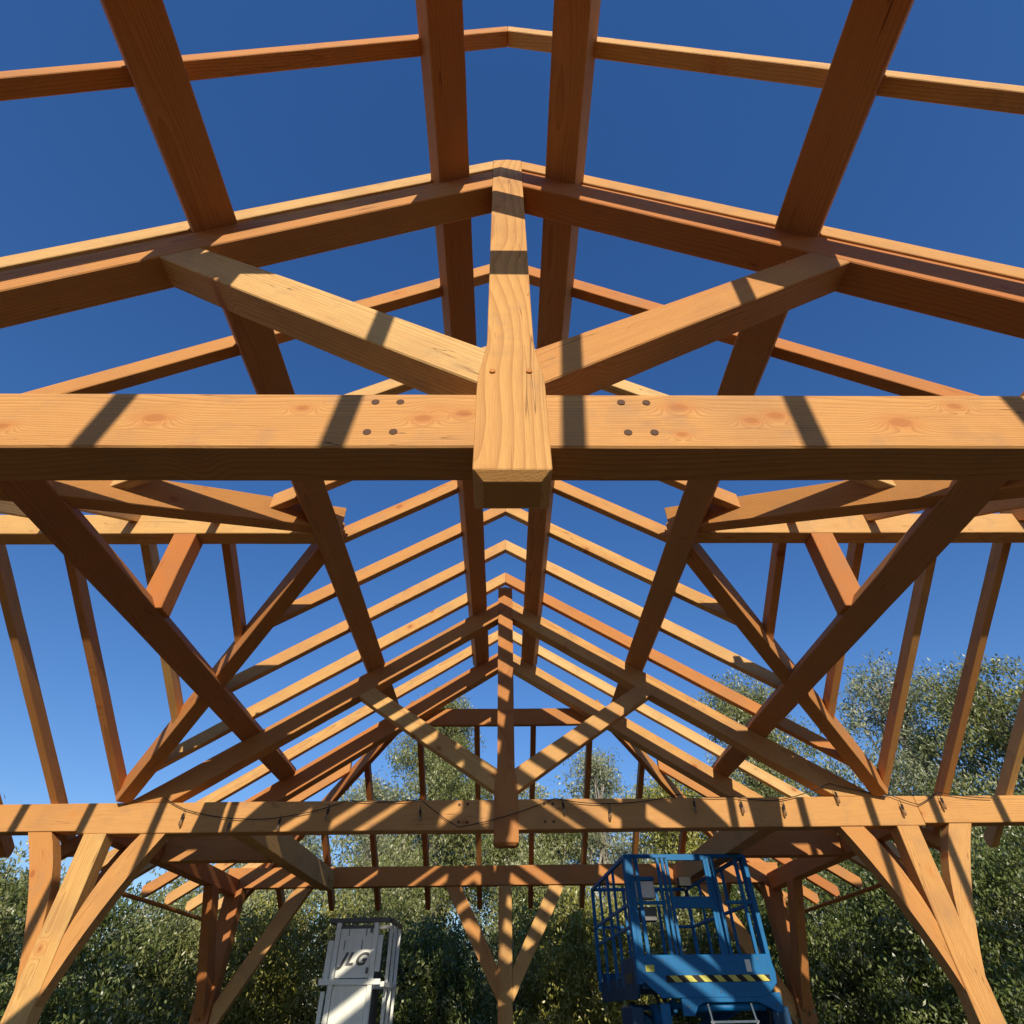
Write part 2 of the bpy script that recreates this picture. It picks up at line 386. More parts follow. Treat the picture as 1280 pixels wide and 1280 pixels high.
# purlins laid flat to the slope
for (xi, wslope) in ((.257, .235), (1.58, .245), (2.955, .225)):
    for sg in (-1, 1):
        c, sn = math.cos(math.atan(s)), math.sin(math.atan(s))
        zb = ZP - .02 - s * xi
        Xd = Vector((0, 1, 0)); Dn = Vector((sg * c, 0, -sn)); Up = Vector((sg * sn, 0, c))
        th = .142; y0, y1 = .04, 8.50
        pts = [Vector((sg * xi, 0, zb)) + Dn * a + Up * b for a, b in ((0, 0), (wslope, 0), (wslope, th), (0, th))]
        C = sum(pts, Vector()) / 4
        Yl = Up.cross(Xd)
        M = Matrix((Xd, Yl, Up)).transposed().to_4x4(); M.translation = (C.x, (y0 + y1) / 2, C.z + H0)
        vs = []
        nseg = 24
        for i in range(nseg + 1):
            yy = (y1 - y0) * (i / nseg - .5)
            for p in pts:
                q = p - C; e = random.uniform(-.0015, .0015) if 0 < i < nseg else 0
                vs.append((yy, q.dot(Yl) + e, q.dot(Up) + e))
        fs = [[i * 4 + k, i * 4 + (k + 1) % 4, i * 4 + 4 + (k + 1) % 4, i * 4 + 4 + k] for i in range(nseg) for k in range(4)] + [[0, 1, 2, 3], [nseg * 4 + k for k in range(4)]]
        me = bpy.data.meshes.new('purlin'); me.from_pydata(vs, [], fs)
        bm = bmesh.new(); bm.from_mesh(me); bmesh.ops.recalc_face_normals(bm, faces=bm.faces)
        bmesh.ops.bevel(bm, geom=[e for e in bm.edges if e.calc_face_angle(0) > .5], offset=.007, segments=1, affect='EDGES')
        bm.to_mesh(me); bm.free(); me.materials.append(WOODP)
        link(bpy.data.objects.new('purlin', me), F).matrix_local = M
# common rafters
CT = .083; PD = ZR - CB
X0V = 1.60
def tail(x, z):   # rounded rafter tail seen from the side, lower corner eased
    return [(x - .05, z + .05 * s), (x - .012, z - s * .0 + .035), (x, z + .07)]
def common(y, x0, x1, top=None, cut=True, name='common_rafter'):
    for sg in (-1, 1):
        zb = lambda x: CB - s * x; zt = lambda x: ZR - s * x
        if cut: end = [(x1 - .06, zb(x1 - .06)), (x1 - .015, zb(x1) + .045), (x1, zb(x1) + .075), (x1, zt(x1))]
        else: end = [(x1, zb(x1)), (x1, zt(x1))]
        timber(name, (0, y), (sg, 0), [(x0, zb(x0))] + end + [(x0, zt(x0))], CT, wd(), F, .004)
ys = {n: 1.332 + .752 * n + CT / 2 for n in range(-1, 10)}
for n in range(-1, 10):
    y = ys[n]
    if n == 0: common(y, .103, X0V + (YM - y) - .08, cut=False); continue
    if 1 <= n <= 7: common(y, .0005, X0V + abs(y - YM) - .06, cut=False)
    else: common(y, .0005, XE)
# valleys
for sg in (-1, 1):
    for sy in (-1, 1):
        L0 = .02 if sy < 0 else .07; L1 = 2.63     # run in X from the ridge crossing
        k = math.sqrt(2); sv = s / k
        zt = 3.745
        prof = [(L0 * k + .06, zt - .27 - sv * (L0 * k + .06)), (L1 * k, zt - .27 - sv * L1 * k), (L1 * k + .12, zt - .2 - sv * L1 * k), (L1 * k + .12, zt - sv * (L1 * k + .12)), (L0 * k, zt - sv * L0 * k), (L0 * k, zt - sv * L0 * k - .19)]
        timber('valley_rafter', (sg * X0V, YM + .0), (sg, sy), prof, .15, WOODR if sy > 0 else WOODY, F, .006)
# cross wings: ridge beam on a post standing on the lower purlin, rafters both ways
XW = [2.77, 3.56, 4.33, 5.06, 5.80, 6.55, 7.30, 8.03]
for sg in (-1, 1):
    beam('wing_ridge_beam', (sg * 1.81, YM, 3.40), (sg * 8.3, YM, 3.40), .17, .238, WOODY if sg > 0 else WOOD, F, .006)
    upright('wing_ridge_post', sg * 3.02, YM, 2.585, 3.399, .21, .165, WOOD if sg < 0 else WOODR, F)
    upright('wing_ridge_post', sg * 8.0, YM, -1.8, 3.399, .21, .165, WOOD, F)
    for yc in (YA + TW / 2, YB + TW / 2): upright('post', sg * 7.9, yc, -1.8, 1.524, .26, TW, WOOD, F)
    for x in XW:
        for sy in (-1, 1):
            zb = lambda t: 3.60 - .65 * t; zt = lambda t: 3.755 - .65 * t
            t1 = min(abs(x) - X0V - .06, 3.42) if x < 4.6 else 3.42
            end = [(t1 - .06, zb(t1 - .06)), (t1 - .015, zb(t1) + .045), (t1, zb(t1) + .075), (t1, zt(t1))] if x > 4.6 else [(t1, zb(t1)), (t1, zt(t1))]
            timber('wing_rafter', (sg * x, YM), (0, sy), [(.002, zb(0))] + end + [(.002, zt(0))], CT, wd(), F, .004)
# hipped ends: hip rafters, hip commons and jacks
def hip_end(y0, dy):
    """y0 = ledger outer face, dy = +1 away / -1 towards the camera side"""
    zb = lambda t: (3.575 if dy > 0 else 3.62) - .64 * t; TE = 3.43 if dy > 0 else 3.43
    xh = lambda t: 1.43 + t          # where the hip line lies at run t
    for x in ((.45, 1.36, 2.24, 3.05, 3.93, 4.75) if dy > 0 else (.43, 1.30, 2.17, 3.04, 3.91, 4.75)):
        for sg in (-1, 1):
            t0 = .003 if x < 1.4 else x - 1.43 + .06
            timber('hip_common', (sg * x, y0), (0, dy), [(t0, zb(t0)), (TE - .02, zb(TE) + .013), (TE, zb(TE) + .06), (TE, zb(TE) + .155)] + ([(.245, zb(.245) + .155), (t0, zb(.245) + .155)] if t0 < .1 else [(t0, zb(t0) + .155)]), CT, WOODR, F, .004)
    k = math.sqrt(2)
    for sg in (-1, 1):
        sv = .64 / k
        timber('hip_rafter', (sg * 1.43, y0), (sg, dy), [(.002, 3.50), (3.5 * k, 3.50 - sv * 3.5 * k), (3.5 * k, 3.72 - sv * 3.5 * k), (.002, 3.72)], .09, WOODR, F)
        for n in range(0, 5):
            t = .752 * n + .29; y = y0 + dy * t
            x0 = 1.43 + t + .06
            if x0 > XE - .25: continue
            zb2 = lambda x: CB - s * x; zt2 = lambda x: ZR - s * x
            timber('jack_rafter', (0, y), (sg, 0), [(x0, zb2(x0)), (XE - .06, zb2(XE - .06)), (XE, zb2(XE) + .07), (XE, zt2(XE)), (x0, zt2(x0))], CT, wd(), F, .004)
hip_end(8.602, 1); hip_end(-.057, -1)
for sg in (-1, 1):
    for (a, b) in ((8.0, 11.95), (-3.1, .5)):
        beam('eave_board', (sg * (XE - .07), a, CB - s * XE - .02), (sg * (XE - .07), b, CB - s * XE - .02), .10, .03, WOODR, F, .003)

# ------------------------------------------------------------------ string of lamps along the far tie beam
W = empty('string_light', (0, YB - .03, H0 + 1.8), 'black cable of small hanging bulbs draped along the far tie beam', 'string light')
nails = [(-3.79, 1.84), (-3.52, 1.72), (-2.85, 1.62), (-2.35, 1.65), (-1.75, 1.80), (-.95, 1.80), (-.52, 1.52), (.55, 1.80), (1.15, 1.74), (1.95, 1.83), (2.55, 1.80), (3.05, 1.76), (3.7, 1.93), (4.35, 1.80), (4.62, 1.70), (4.9, 1.83), (5.6, 1.76)]
pts = []
for (a, b) in zip(nails[:-1], nails[1:]):
    for i in range(6):
        t = i / 6; pts.append((a[0] + (b[0] - a[0]) * t, 0, a[1] + (b[1] - a[1]) * t - .12 * t * (1 - t) * abs(b[0] - a[0]) - 1.8))
MB().tube(pts, .0045, 5).build('cable', BLACK, W)
for x, z in [(-3.52, 1.72), (-2.98, 1.63), (-2.45, 1.66), (-1.95, 1.76), (-.95, 1.74), (.62, 1.80), (1.15, 1.74), (2.1, 1.80), (2.62, 1.79), (3.1, 1.76), (3.72, 1.88), (4.42, 1.75), (4.9, 1.81)]:
    a = RND.uniform(-.02, .02); z -= 1.8
    so = MB().tube([(x, -.01, z), (x + a * .5, -.012, z - .045), (x + a * .5, -.012, z - .05), (x + a, -.012, z - .10)], [.003, .004, .013, .012], 8).build('socket', BLACK, W)
    MB().tube([(x + a, -.012, z - .10), (x + a * 1.1, -.012, z - .125), (x + a * 1.2, -.012, z - .155), (x + a * 1.2, -.012, z - .165)], [.010, .016, .013, .004], 8).build('bulb', GLASSY, so, smooth=True)

# ------------------------------------------------------------------ blue scissor lift
def scissor_lift(loc, rz):
    T = empty('scissor_lift', loc, 'blue scissor lift with railed platform and black and yellow striped edge, raised under the frame', 'scissor lift', rz=rz)
    w, L = .77, 2.55           # half width, length; front face at y=0
    zt, zb = 1.49 + H0, .14 + H0; zk = .50 + H0; zm = 1.0 + H0
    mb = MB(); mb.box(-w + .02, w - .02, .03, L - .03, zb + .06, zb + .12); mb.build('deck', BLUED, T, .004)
    for x in (-w, w):
        pr = [(.0, zk), (.0, zb + .12), (.16, zb - .02), (L - .16, zb - .02), (L, zb + .12), (L, zk - .16), (1.0, zk - .16), (.9, zk)]
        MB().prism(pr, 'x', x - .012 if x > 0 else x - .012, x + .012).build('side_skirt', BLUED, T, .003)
    fp = [(-w - .015, zk), (-w - .015, zb + .16), (-w + .22, zb - .02), (w - .22, zb - .02), (w - .1, zb), (w + .02, zb + .1), (w + .035, zb + .2), (w, zk)]
    front = MB().prism(fp, 'y', -.035, -.008).build('front_panel', BLUE, T, .006)
    MB().box(-.48, .72, -.043, -.037, zb + .115, zb + .175).build('hazard_tape', BLACK, T)
    mb = MB()
    for i in range(7):
        x = -.44 + i * .168; mb.prism([(x, zb + .173), (x + .085, zb + .173), (x + .145, zb + .117), (x + .06, zb + .117)], 'y', -.047, -.044)
    mb.build('yellow_stripe', YEL, T)
    MB().box(.47, .53, -.041, -.036, zk - .16, zk - .05).build('decal', WHITE, T)
    MB().box(-w - .0165, -w - .013, .3, .75, zk - .24, zk - .14).build('decal', GREYM, T)
    # yoke below
    yk = [(-.34, zb - .02), (-.34, zb - .17), (-.22, zb - .17), (-.16, zb - .09), (-.08, zb - .06), (.52, zb - .06), (.62, zb - .10), (.72, zb - .15), (.80, zb - .15), (.80, zb + .02)]
    MB().prism(yk, 'y', -.03, .02).build('yoke', BLUE, T, .005)
    MB().tube([(-.16, .05, zb - .1), (.62, .05, zb - .1)], .035, 10).build('cross_tube', BLUE, T, smooth=True)
    # rails: corner brackets, doubled posts either side of the gate
    mb = MB(); t = .035
    for y in (0, L):
        mb.bar((-w, y, zt), (w, y, zt), .042); mb.bar((-w, y, zm), (-.33, y, zm), t); mb.bar((.40, y, zm), (w, y, zm), t)
        for x in (-w, w): mb.bar((x, y, zb + .1), (x, y, zt), .05)
    for x in (-.30, -.36, .28, .345): mb.bar((x, 0, zb + .1), (x, 0, zt), .038)
    mb.bar((.10, 0, zt), (.60, 0, zt), .046)
    mb.bar((-w + .13, 0, zb + .1), (-w + .13, 0, zt), .045); mb.bar((w - .12, 0, zb + .1), (w - .12, 0, zt), .04); mb.bar((-w, .0, zm - .22), (-w, L, zm - .22), .03)
    mb.bar((-.27, L, zb), (-.27, L, zt), .04); mb.bar((.27, L, zb), (.27, L, zt), .04)
    for x in (-w, w):
        mb.bar((x, 0, zt), (x, L, zt), .042); mb.bar((x, 0, zm), (x, L, zm), t)
        for y in (.12, .85, 1.25, 1.9): mb.bar((x, y, zb + .1), (x, y, zt), .034)
        for y in (1.42,): mb.bar((x * .97, y, zb + .1), (x * .97, y, zt), .03)
    mb.build('guard_rail', BLUE, T, .004)
    g = MB()
    for x in (-.25, .24): g.bar((x, -.01, zk - .2), (x, -.01, zt - .03), .035)
    g.bar((-.25, -.01, zm), (.24, -.01, zm), .03, .12); g.bar((-.25, -.01, zt - .03), (.24, -.01, zt - .03), .035)
    g.box(-.25, .24, -.02, -.005, zk - .16, zk)
    g.build('gate', BLUE, T, .003)
    hz = MB()
    for k, (xx, yy) in enumerate(((-.6, .07), (-.52, .06), (.62, .07))):
        hz.tube([(xx, yy, zb + .05), (xx + .04, yy, zb - .18), (xx - .03, yy + .05, zb - .42), (xx + .1, yy + .3, zb - .8)], .016, 6)
    hz.tube([(-.70, .10, zm + .06), (-.73, .06, zm - .2), (-.70, .05, zk), (-.72, .05, zb + .15)], .012, 6)
    hz.build('hose', BLACK, T, smooth=True)
    for xx, zz in ((-.70, zb + .12), (-.48, zk - .05), (.12, zb + .03), (.62, zk - .05), (.66, zb + .03), (-.28, zb - .09), (.72, zb - .09)):
        MB().tube([(xx, -.042, zz), (xx, -.028, zz)], .009, 6).build('bolt', GREYM, T)
    MB().box(-.70, -.60, -.041, -.036, zk - .15, zk - .09).build('decal', YEL, T)
    MB().box(-.14, .06, -.024, -.0205, zk - .11, zk - .05).build('decal', WHITE, T)
    MB().bar((-w + .05, -.02, zb + .12), (-w + .05, -.02, zt), .055, .02).build('corner_bracket', BLUE, T, .003)
    MB().box(-w + .03, w - .03, L - .03, L - .015, zb + .1, zk - .05).build('toe_board', BLUED, T)
    cb = MB(); cb.box(-.72, -.42, .10, .28, zm + .06, zm + .24); cb.build('control_box', WHITE, T, .01)
    MB().box(-.73, -.41, .09, .29, zm + .245, zm + .285).build('control_box_lid', BLUE, T, .006)
    MB().box(-.66, -.44, .08, .24, zm - .17, zm - .03).build('manual_box', GREYM, T, .006)
    MB().prism([(-.36, zk + .35), (-.27, zk + .33), (-.31, zk + .44)], 'y', .06, .08).build('warning_plate', WHITE, T)
    mb = MB(); mb.tube([(.02, .25, zm + .05), (.02, .25, zm + .22)], .02, 8); mb.box(-.06, .10, .2, .3, zm + .2, zm + .3); mb.build('joystick', BLACK, T, .004)
    # scissor stack
    z0 = -1.8 + .95 + H0; zs = zb - .08; n = 3; dz = (zs - z0) / n
    for i in range(n):
        a0, a1 = z0 + dz * i, z0 + dz * (i + 1)
        for x in (-.42, .42):
            MB().bar((x, .2, a0), (x, L - .3, a1), .05, .12).build('scissor_arm', BLUE, T, .006)
            xi = x * .86
            MB().bar((xi, L - .3, a0), (xi, .2, a1), .05, .12).build('scissor_arm', BLUE, T, .006)
        MB().tube([(-.46, .2, a1), (.46, .2, a1)], .028, 8).build('cross_tube', BLUE, T, smooth=True)
        MB().tube([(-.46, L - .3, a1), (.46, L - .3, a1)], .028, 8).build('cross_tube', BLUE, T, smooth=True)
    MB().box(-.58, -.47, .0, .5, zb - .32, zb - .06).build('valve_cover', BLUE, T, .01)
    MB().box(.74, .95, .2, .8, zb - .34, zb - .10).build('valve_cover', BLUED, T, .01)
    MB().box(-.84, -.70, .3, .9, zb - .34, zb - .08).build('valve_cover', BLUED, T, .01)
    mb = MB(); mb.bar((-.04, .02, zb - .07), (.02, .02, zb - .5), .02); mb.bar((.45, .02, zb - .07), (.52, .02, zb - .5), .02)
    mb.bar((-.04, .02, zb - .22), (.5, .02, zb - .22), .02); mb.build('ladder', SILV, T)
    # chassis
    MB().prism([(.0, .28), (.15, .18), (L - .15, .18), (L, .28), (L, .62), (0, .62)], 'x', -.62, .62).build('chassis', BLUE, T, .01)
    for x in (-.62, .62):
        for y in (.42, L - .42):
            wh = MB().tube([(x - .10, y, .24), (x + .10, y, .24)], .24, 24).build('wheel', BLACK, T, .015)
            MB().tube([(x * 1.0 - .106, y, .24), (x + .106, y, .24)], .12, 16).build('hub', WHITE, wh, .005)
    return T
scissor_lift((2.285, 8.25, 0), R(2.5))

# ------------------------------------------------------------------ white mast lift
def text_mesh(body, size, shear, depth):
    cu = bpy.data.curves.new('lettering', 'FONT'); cu.body = body; cu.size = size; cu.shear = shear; cu.extrude = depth
    cu.align_x = 'CENTER'; cu.offset = size * .035; cu.space_character = 1.2
    o = bpy.data.objects.new('tmp', cu); COL.objects.link(o)
    dg = bpy.context.evaluated_depsgraph_get(); me = bpy.data.meshes.new_from_object(o.evaluated_get(dg))
    bpy.data.objects.remove(o); return me
def mast_lift(loc, rz):
    T = empty('mast_lift', loc, 'white mast lift with dirty panels and slanted dark lettering left of the centre post', 'mast lift', rz=rz)
    zt = .93 + H0; w = .315
    MB().box(-w + .09, w - .13, -.012, .012, .36 + H0, zt - .06).build('name_panel', WHITE, T, .004)
    MB().box(-w + .09, w - .13, -.010, .012, -.9 + H0, .285 + H0).build('lower_panel', WHITE, T, .004)
    mb = MB()
    for x in (-w + .055, w - .095): mb.box(x - .028, x + .028, -.035, .03, -1.2 + H0, zt - .02)
    mb.box(-w - .09, w + .03, -.045, -.005, .295 + H0, .35 + H0)
    for x in (-w - .03,): mb.box(x - .035, x + .035, .02, .06, .33 + H0, zt - .2); mb.box(x - .03, x + .02, .02, .05, -1.2 + H0, .24 + H0)
    for x in (w - .035,): mb.box(x - .03, x + .03, .01, .04, .42 + H0, zt - .15)
    mb.build('front_frame', WHITE, T, .004)
    mb = MB(); mb.bar((-w - .06, -.01, zt), (w + .08, -.01, zt), .055, .05); mb.bar((-w - .06, .75, zt), (w + .08, .75, zt), .045)
    for x in (-w - .06, w + .08): mb.bar((x, 0, zt), (x, .75, zt), .045)
    mb.bar((-w + .06, -.0, zt - .07), (w - .1, -.0, zt - .07), .03)
    for x in (-.12, .1): mb.box(x - .005, x + .005, -.017, -.012, zt - .16, zt - .06); mb.box(x - .045, x - .035, -.017, -.012, zt - .30, zt - .20)
    mb.build('top_rail', GREYM, T, .004)
    mb = MB()
    for x, y in ((w + .05, .25), (w + .06, .5), (w + .07, .75), (-w - .06, .75), (-w - .06, .4)): mb.bar((x, y, -.5 + H0 if x > 0 else H0), (x, y, zt), .04)
    mb.bar((w + .05, 0, .3 + H0), (w + .07, .75, .3 + H0), .05); mb.bar((-w - .05, .75, .3 + H0), (w + .07, .75, .3 + H0), .05)
    mb.build('side_rail', WHITE, T, .004)
    MB().box(-w, w, 0, .75, -1.05 + H0, -1.0 + H0).build('floor_plate', GREYM, T, .004)
    MB().box(-.14, .14, .78, 1.02, -1.35 + H0, .6 + H0).build('mast', GREYM, T, .01)
    MB().prism([(-.1, .2), (1.3, .2), (1.3, .5), (1.1, .62), (0, .62), (-.1, .5)], 'x', -w, w).build('chassis', WHITE, T, .02)
    for x in (-w, w):
        for y in (.15, 1.05): MB().tube([(x - .05, y, .2), (x + .05, y, .2)], .2, 20).build('wheel', BLACK, T, .01)
    for zz in (.40, .80): MB().box(w - .165, w - .14, -.03, -.012, zz + H0, zz + .06 + H0).build('latch', GREYM, T, .003)
    me = text_mesh('JLG', .185, .45, .002); me.materials.clear(); me.materials.append(GREYM)
    o = bpy.data.objects.new('lettering', me); link(o, T); o.rotation_euler = (R(90), 0, 0); o.location = (-.03, -.0165, .485 + H0); o.scale = (1.0, .92, 1)
    return T
mast_lift((-1.87, 8.9, 0), R(-1.5))

# ------------------------------------------------------------------ vegetation
def leaves_mesh(name, centers, per, spread, ll, lw, mat, parent, droop=.5, rs=None, tint0=None):
    rs = rs or rng
    n = len(centers) * per
    c = np.repeat(centers, per, axis=0)
    d = rs.normal(size=(n, 3)); d /= np.linalg.norm(d, axis=1)[:, None]
    rr = rs.random(n) ** .45
    pos = c + d * (rr[:, None]) * np.repeat(spread, per)[:, None] * np.array([1, 1, .8])
    ax = rs.normal(size=(n, 3)); ax[:, 2] -= droop * 2; ax /= np.linalg.norm(ax, axis=1)[:, None]
    rd = rs.normal(size=(n, 3)); sd = np.cross(ax, rd); sd /= np.linalg.norm(sd, axis=1)[:, None]
    nn = np.cross(ax, sd)
    l = (ll * (.6 + .8 * rs.random(n)))[:, None]; w = (lw * (.6 + .8 * rs.random(n)))[:, None]
    v = np.stack([pos - ax * l * .5, pos + sd * w * .5 + nn * w * .15 - ax * l * .05, pos + ax * l * .5, pos - sd * w * .5 + nn * w * .15 - ax * l * .05], 1).reshape(-1, 3)
    me = bpy.data.meshes.new(name)
    me.vertices.add(4 * n); me.vertices.foreach_set('co', v.astype(np.float32).ravel())
    me.loops.add(4 * n); me.loops.foreach_set('vertex_index', np.arange(4 * n, dtype=np.int32))
    me.polygons.add(n); me.polygons.foreach_set('loop_start', np.arange(0, 4 * n, 4, dtype=np.int32)); me.polygons.foreach_set('loop_total', np.full(n, 4, dtype=np.int32))
    me.update(calc_edges=True)
    base = np.repeat(rs.random(len(centers)) * .5, per)
    t = np.clip(base + rs.random(n) * .5, 0, 1)
    a = me.attributes.new('tint', 'FLOAT', 'POINT'); a.data.foreach_set('value', np.repeat(t, 4).astype(np.float32))
    me.materials.append(mat)
    o = bpy.data.objects.new(name, me); link(o, parent); return o

def woody(parent, x, y, h, r0, blobs, lean=(0, 0), name='trunk', limbs=9):
    mb = MB(); P = []
    for i in range(7):
        t = i / 6; P.append((x + lean[0] * t + .12 * math.sin(3 * t + x), y + lean[1] * t + .1 * math.cos(4 * t + y), h * t))
    mb.tube(P, [r0 * (1 - .75 * i / 6) for i in range(7)], 9)
    R_ = random.Random(int(x * 100 + y))
    for k in range(limbs):
        b = blobs[R_.randrange(len(blobs))]; t = R_.uniform(.35, .95); i = min(int(t * 6), 5)
        p0 = Vector(P[i]).lerp(Vector(P[i + 1]), t * 6 - i); p3 = Vector(b) + Vector((R_.uniform(-.3, .3), R_.uniform(-.3, .3), R_.uniform(-.1, .4)))
        p1 = p0.lerp(p3, .35) + Vector((R_.uniform(-.15, .15), R_.uniform(-.15, .15), .12)); p2 = p0.lerp(p3, .7) + Vector((R_.uniform(-.15, .15), 0, .15))
        rr = r0 * (.42 - .25 * t); mb.tube([p0, p1, p2, p3], [rr, rr * .7, rr * .45, rr * .2], 6)
        for q in range(3):
            e = p2.lerp(p3, R_.random()) ; f = e + Vector((R_.uniform(-.6, .6), R_.uniform(-.6, .6), R_.uniform(-.1, .7)))
            mb.tube([e, e.lerp(f, .5) + Vector((0, 0, .06)), f], [rr * .3, rr * .2, rr * .1], 4)
    return mb.build(name, BARK, parent, smooth=True)

def plant(name, label, cat, group, az, dist, ztop, rad, mat, ncl, per, ll=.16, lw=.05, zbase=0, kind='tree', clump=.42, seed=0, depth=.8, bl=6, hole=0):
    """crown = several overlapping blobs filled with twig clumps of leaves; az in degrees right of +Y, ztop relative to eye"""
    rs = np.random.default_rng(seed + 5); x = dist * math.sin(R(az)); y = dist * math.cos(R(az)); top = ztop + H0
    root = empty(name, (x, y, 0), label, cat, group)
    blobs = []; c = []; sp = []
    if kind == 'tree':
        ch = top * .62
        for i in range(bl):
            u = (i + .5) / bl; rb = rad * (.62 - .28 * u) * rs.uniform(.8, 1.15)
            a = rs.uniform(0, 6.28); off = rad * (.62 * (1 - u) + .08)
            bc = np.array([math.cos(a) * off, math.sin(a) * off * depth, top - rb * .8 - (1 - u) * ch]); blobs.append((bc, rb))
        blobs.append((np.array([rs.uniform(-.2, .2), 0, top - rad * .45]), rad * .42))
    else:
        for i in range(bl):
            a = rs.uniform(0, 6.28); rb = rad * rs.uniform(.38, .6); off = rad * rs.uniform(.1, .62)
            zz = rs.uniform(.15, 1) ** .8 * (top - rb * .7)
            blobs.append((np.array([math.cos(a) * off, math.sin(a) * off * depth, max(zz, rb * .4)]), rb))
        blobs.append((np.array([0, 0, top - rad * .4]), rad * .42))
        for q in (-1, 1): blobs.append((np.array([q * rad * .5, 0, top * .35]), rad * .55))
    vol = np.array([b[1] ** 2 for b in blobs]); vol /= vol.sum()
    for (bc, rb), f in zip(blobs, vol):
        k = max(3, int(ncl * f)); d = rs.normal(size=(k, 3)); d /= np.linalg.norm(d, axis=1)[:, None]
        rr = rs.random(k) ** (.42 if kind == 'tree' else .38)
        p = bc + d * rr[:, None] * rb * np.array([1, 1, .9]); p[:, 2] = np.maximum(p[:, 2], .15)
        c.append(p); sp.append(np.full(k, clump) * rs.uniform(.55, 1.25, k))
    c = np.concatenate(c); sp = np.concatenate(sp)
    ctr = [tuple(b[0]) for b in blobs]
    woody(root, 0, 0, (top * .9 if kind == 'tree' else top * .55), (.11 + .012 * top if kind == 'tree' else .05), ctr, (rs.uniform(-.3, .3), 0), 'trunk' if kind == 'tree' else 'stem', 22 if kind == 'tree' else 14)
    leaves_mesh('crown' if kind == 'tree' else 'foliage', c, per, sp, ll, lw, mat, root, .55, rs)
    return root
GT = 'trees behind the frame'; GS = 'shrubs behind the frame'
# name,label,...,az,dist,ztop,rad,mat
trees = [
 ('tall slim grey green tree whose rounded top shows left of the far king post', -6.3, 21, 9.5, 2.9, LEAF_OLIVE, 760, 50, 12),
 ('small wispy grey tree low in the gable opening left of the tall slim tree', -12.2, 22, 6.6, 2.0, LEAF_GREY, 230, 40, 7),
 ('thin pale sparse tree just right of the far king post', 8.6, 23, 7.9, 2.0, LEAF_GREY, 270, 36, 8),
 ('bright yellow green bushy tree in the right half of the far gable', 14.6, 20, 6.1, 2.7, LEAF_YEL, 460, 46, 8),
 ('broad tree with bright top behind the right main roof rafters', 23.2, 21, 9.4, 3.2, LEAF_OLIVE, 560, 46, 10),
 ('big airy crowned tree right of the right valley rafter with blue sky showing through', 35.3, 19, 8.0, 2.6, LEAF_GREY, 330, 40, 8),
 ('large round topped tree seen between the rightmost wing rafters', 41.5, 18, 7.0, 2.9, LEAF_OLIVE, 420, 44, 8),
 ('yellowish tree cut by the right edge of the view', 47.5, 17, 6.0, 2.3, LEAF_YEL, 260, 40, 6),
 ('mid green tree standing straight behind the far centre post', .8, 19, 4.7, 2.6, LEAF_OLIVE, 380, 44, 8),
 ('grey green tree behind the far left corner of the frame', -19.0, 20, 4.9, 2.8, LEAF_GREY, 380, 44, 8),
 ('loose pale green tree between the left tall slim tree and the left hip rafter', -9.0, 24, 6.9, 2.2, LEAF_GREY, 260, 40, 7),
 ('young bright tree filling the gap just right of the far centre post', 4.6, 22, 5.6, 2.0, LEAF_OLIVE, 260, 40, 6),
 ('dark leafed tree far left whose feathery top crosses the wing', -37.5, 17, 1.7, 2.0, LEAF_OLIVE, 230, 42, 6),
]
for i, (lab, az, d, zt, rd, mt, nc, per, bl) in enumerate(trees):
    plant('tree', lab, 'tree', GT, az, d, zt, rd, mt, int(nc * 1.3), int(per * 1.9), .115, .038, kind='tree', clump=.48, seed=i * 7 + 1, bl=bl)
shrubs = [
 ('tall olive shrub at the left edge beside the near brace foot', -38, 14.0, 2.1, 2.1, LEAF_OLIVE),
 ('dense glossy green shrub between the left post and the far left corner post', -31, 13.2, 1.75, 2.2, LEAF_DARK),
 ('olive shrub with tangled bare twigs left of the far left corner post', -26, 14.5, 1.7, 2.1, LEAF_OLIVE),
 ('yellowish shrub behind the left knee brace of the end wall', -18.5, 14.5, 1.9, 2.0, LEAF_YEL),
 ('pale olive shrub directly behind the white mast lift', -11, 15.0, 2.4, 2.1, LEAF_OLIVE),
 ('shadowy dark shrub between the white mast lift and the far centre post', -5.5, 14.0, 1.5, 1.7, LEAF_DARK),
 ('light green shrub behind the far centre post', 1.5, 15.5, 2.7, 1.9, LEAF_OLIVE),
 ('straw coloured shrub between the far centre post and the blue scissor lift', 7, 14.5, 2.1, 1.8, LEAF_YEL),
 ('green shrub half hidden behind the blue scissor lift', 13, 15.0, 2.6, 2.1, LEAF_OLIVE),
 ('dark shrub behind the right side of the blue scissor lift', 19, 14.5, 2.5, 2.0, LEAF_DARK),
 ('dark glossy shrub just right of the far right corner post', 25.5, 13.5, 2.4, 2.2, LEAF_DARK),
 ('tall dark glossy shrub between the far right corner post and the right post', 31, 13.0, 2.5, 2.3, LEAF_DARK),
 ('tall dark green shrub behind the foot of the right post', 36.5, 13.5, 2.9, 2.3, LEAF_DARK),
 ('mixed green shrub filling the lower right corner', 42, 14.0, 3.2, 2.4, LEAF_OLIVE),
]
for i, (lab, az, d, zt, rd, mt) in enumerate(shrubs):
    plant('shrub', lab, 'shrub', GS, az, d, zt, rd, mt, 480, 88, .080, .030, kind='shrub', clump=.36, seed=i * 13 + 101, bl=9)
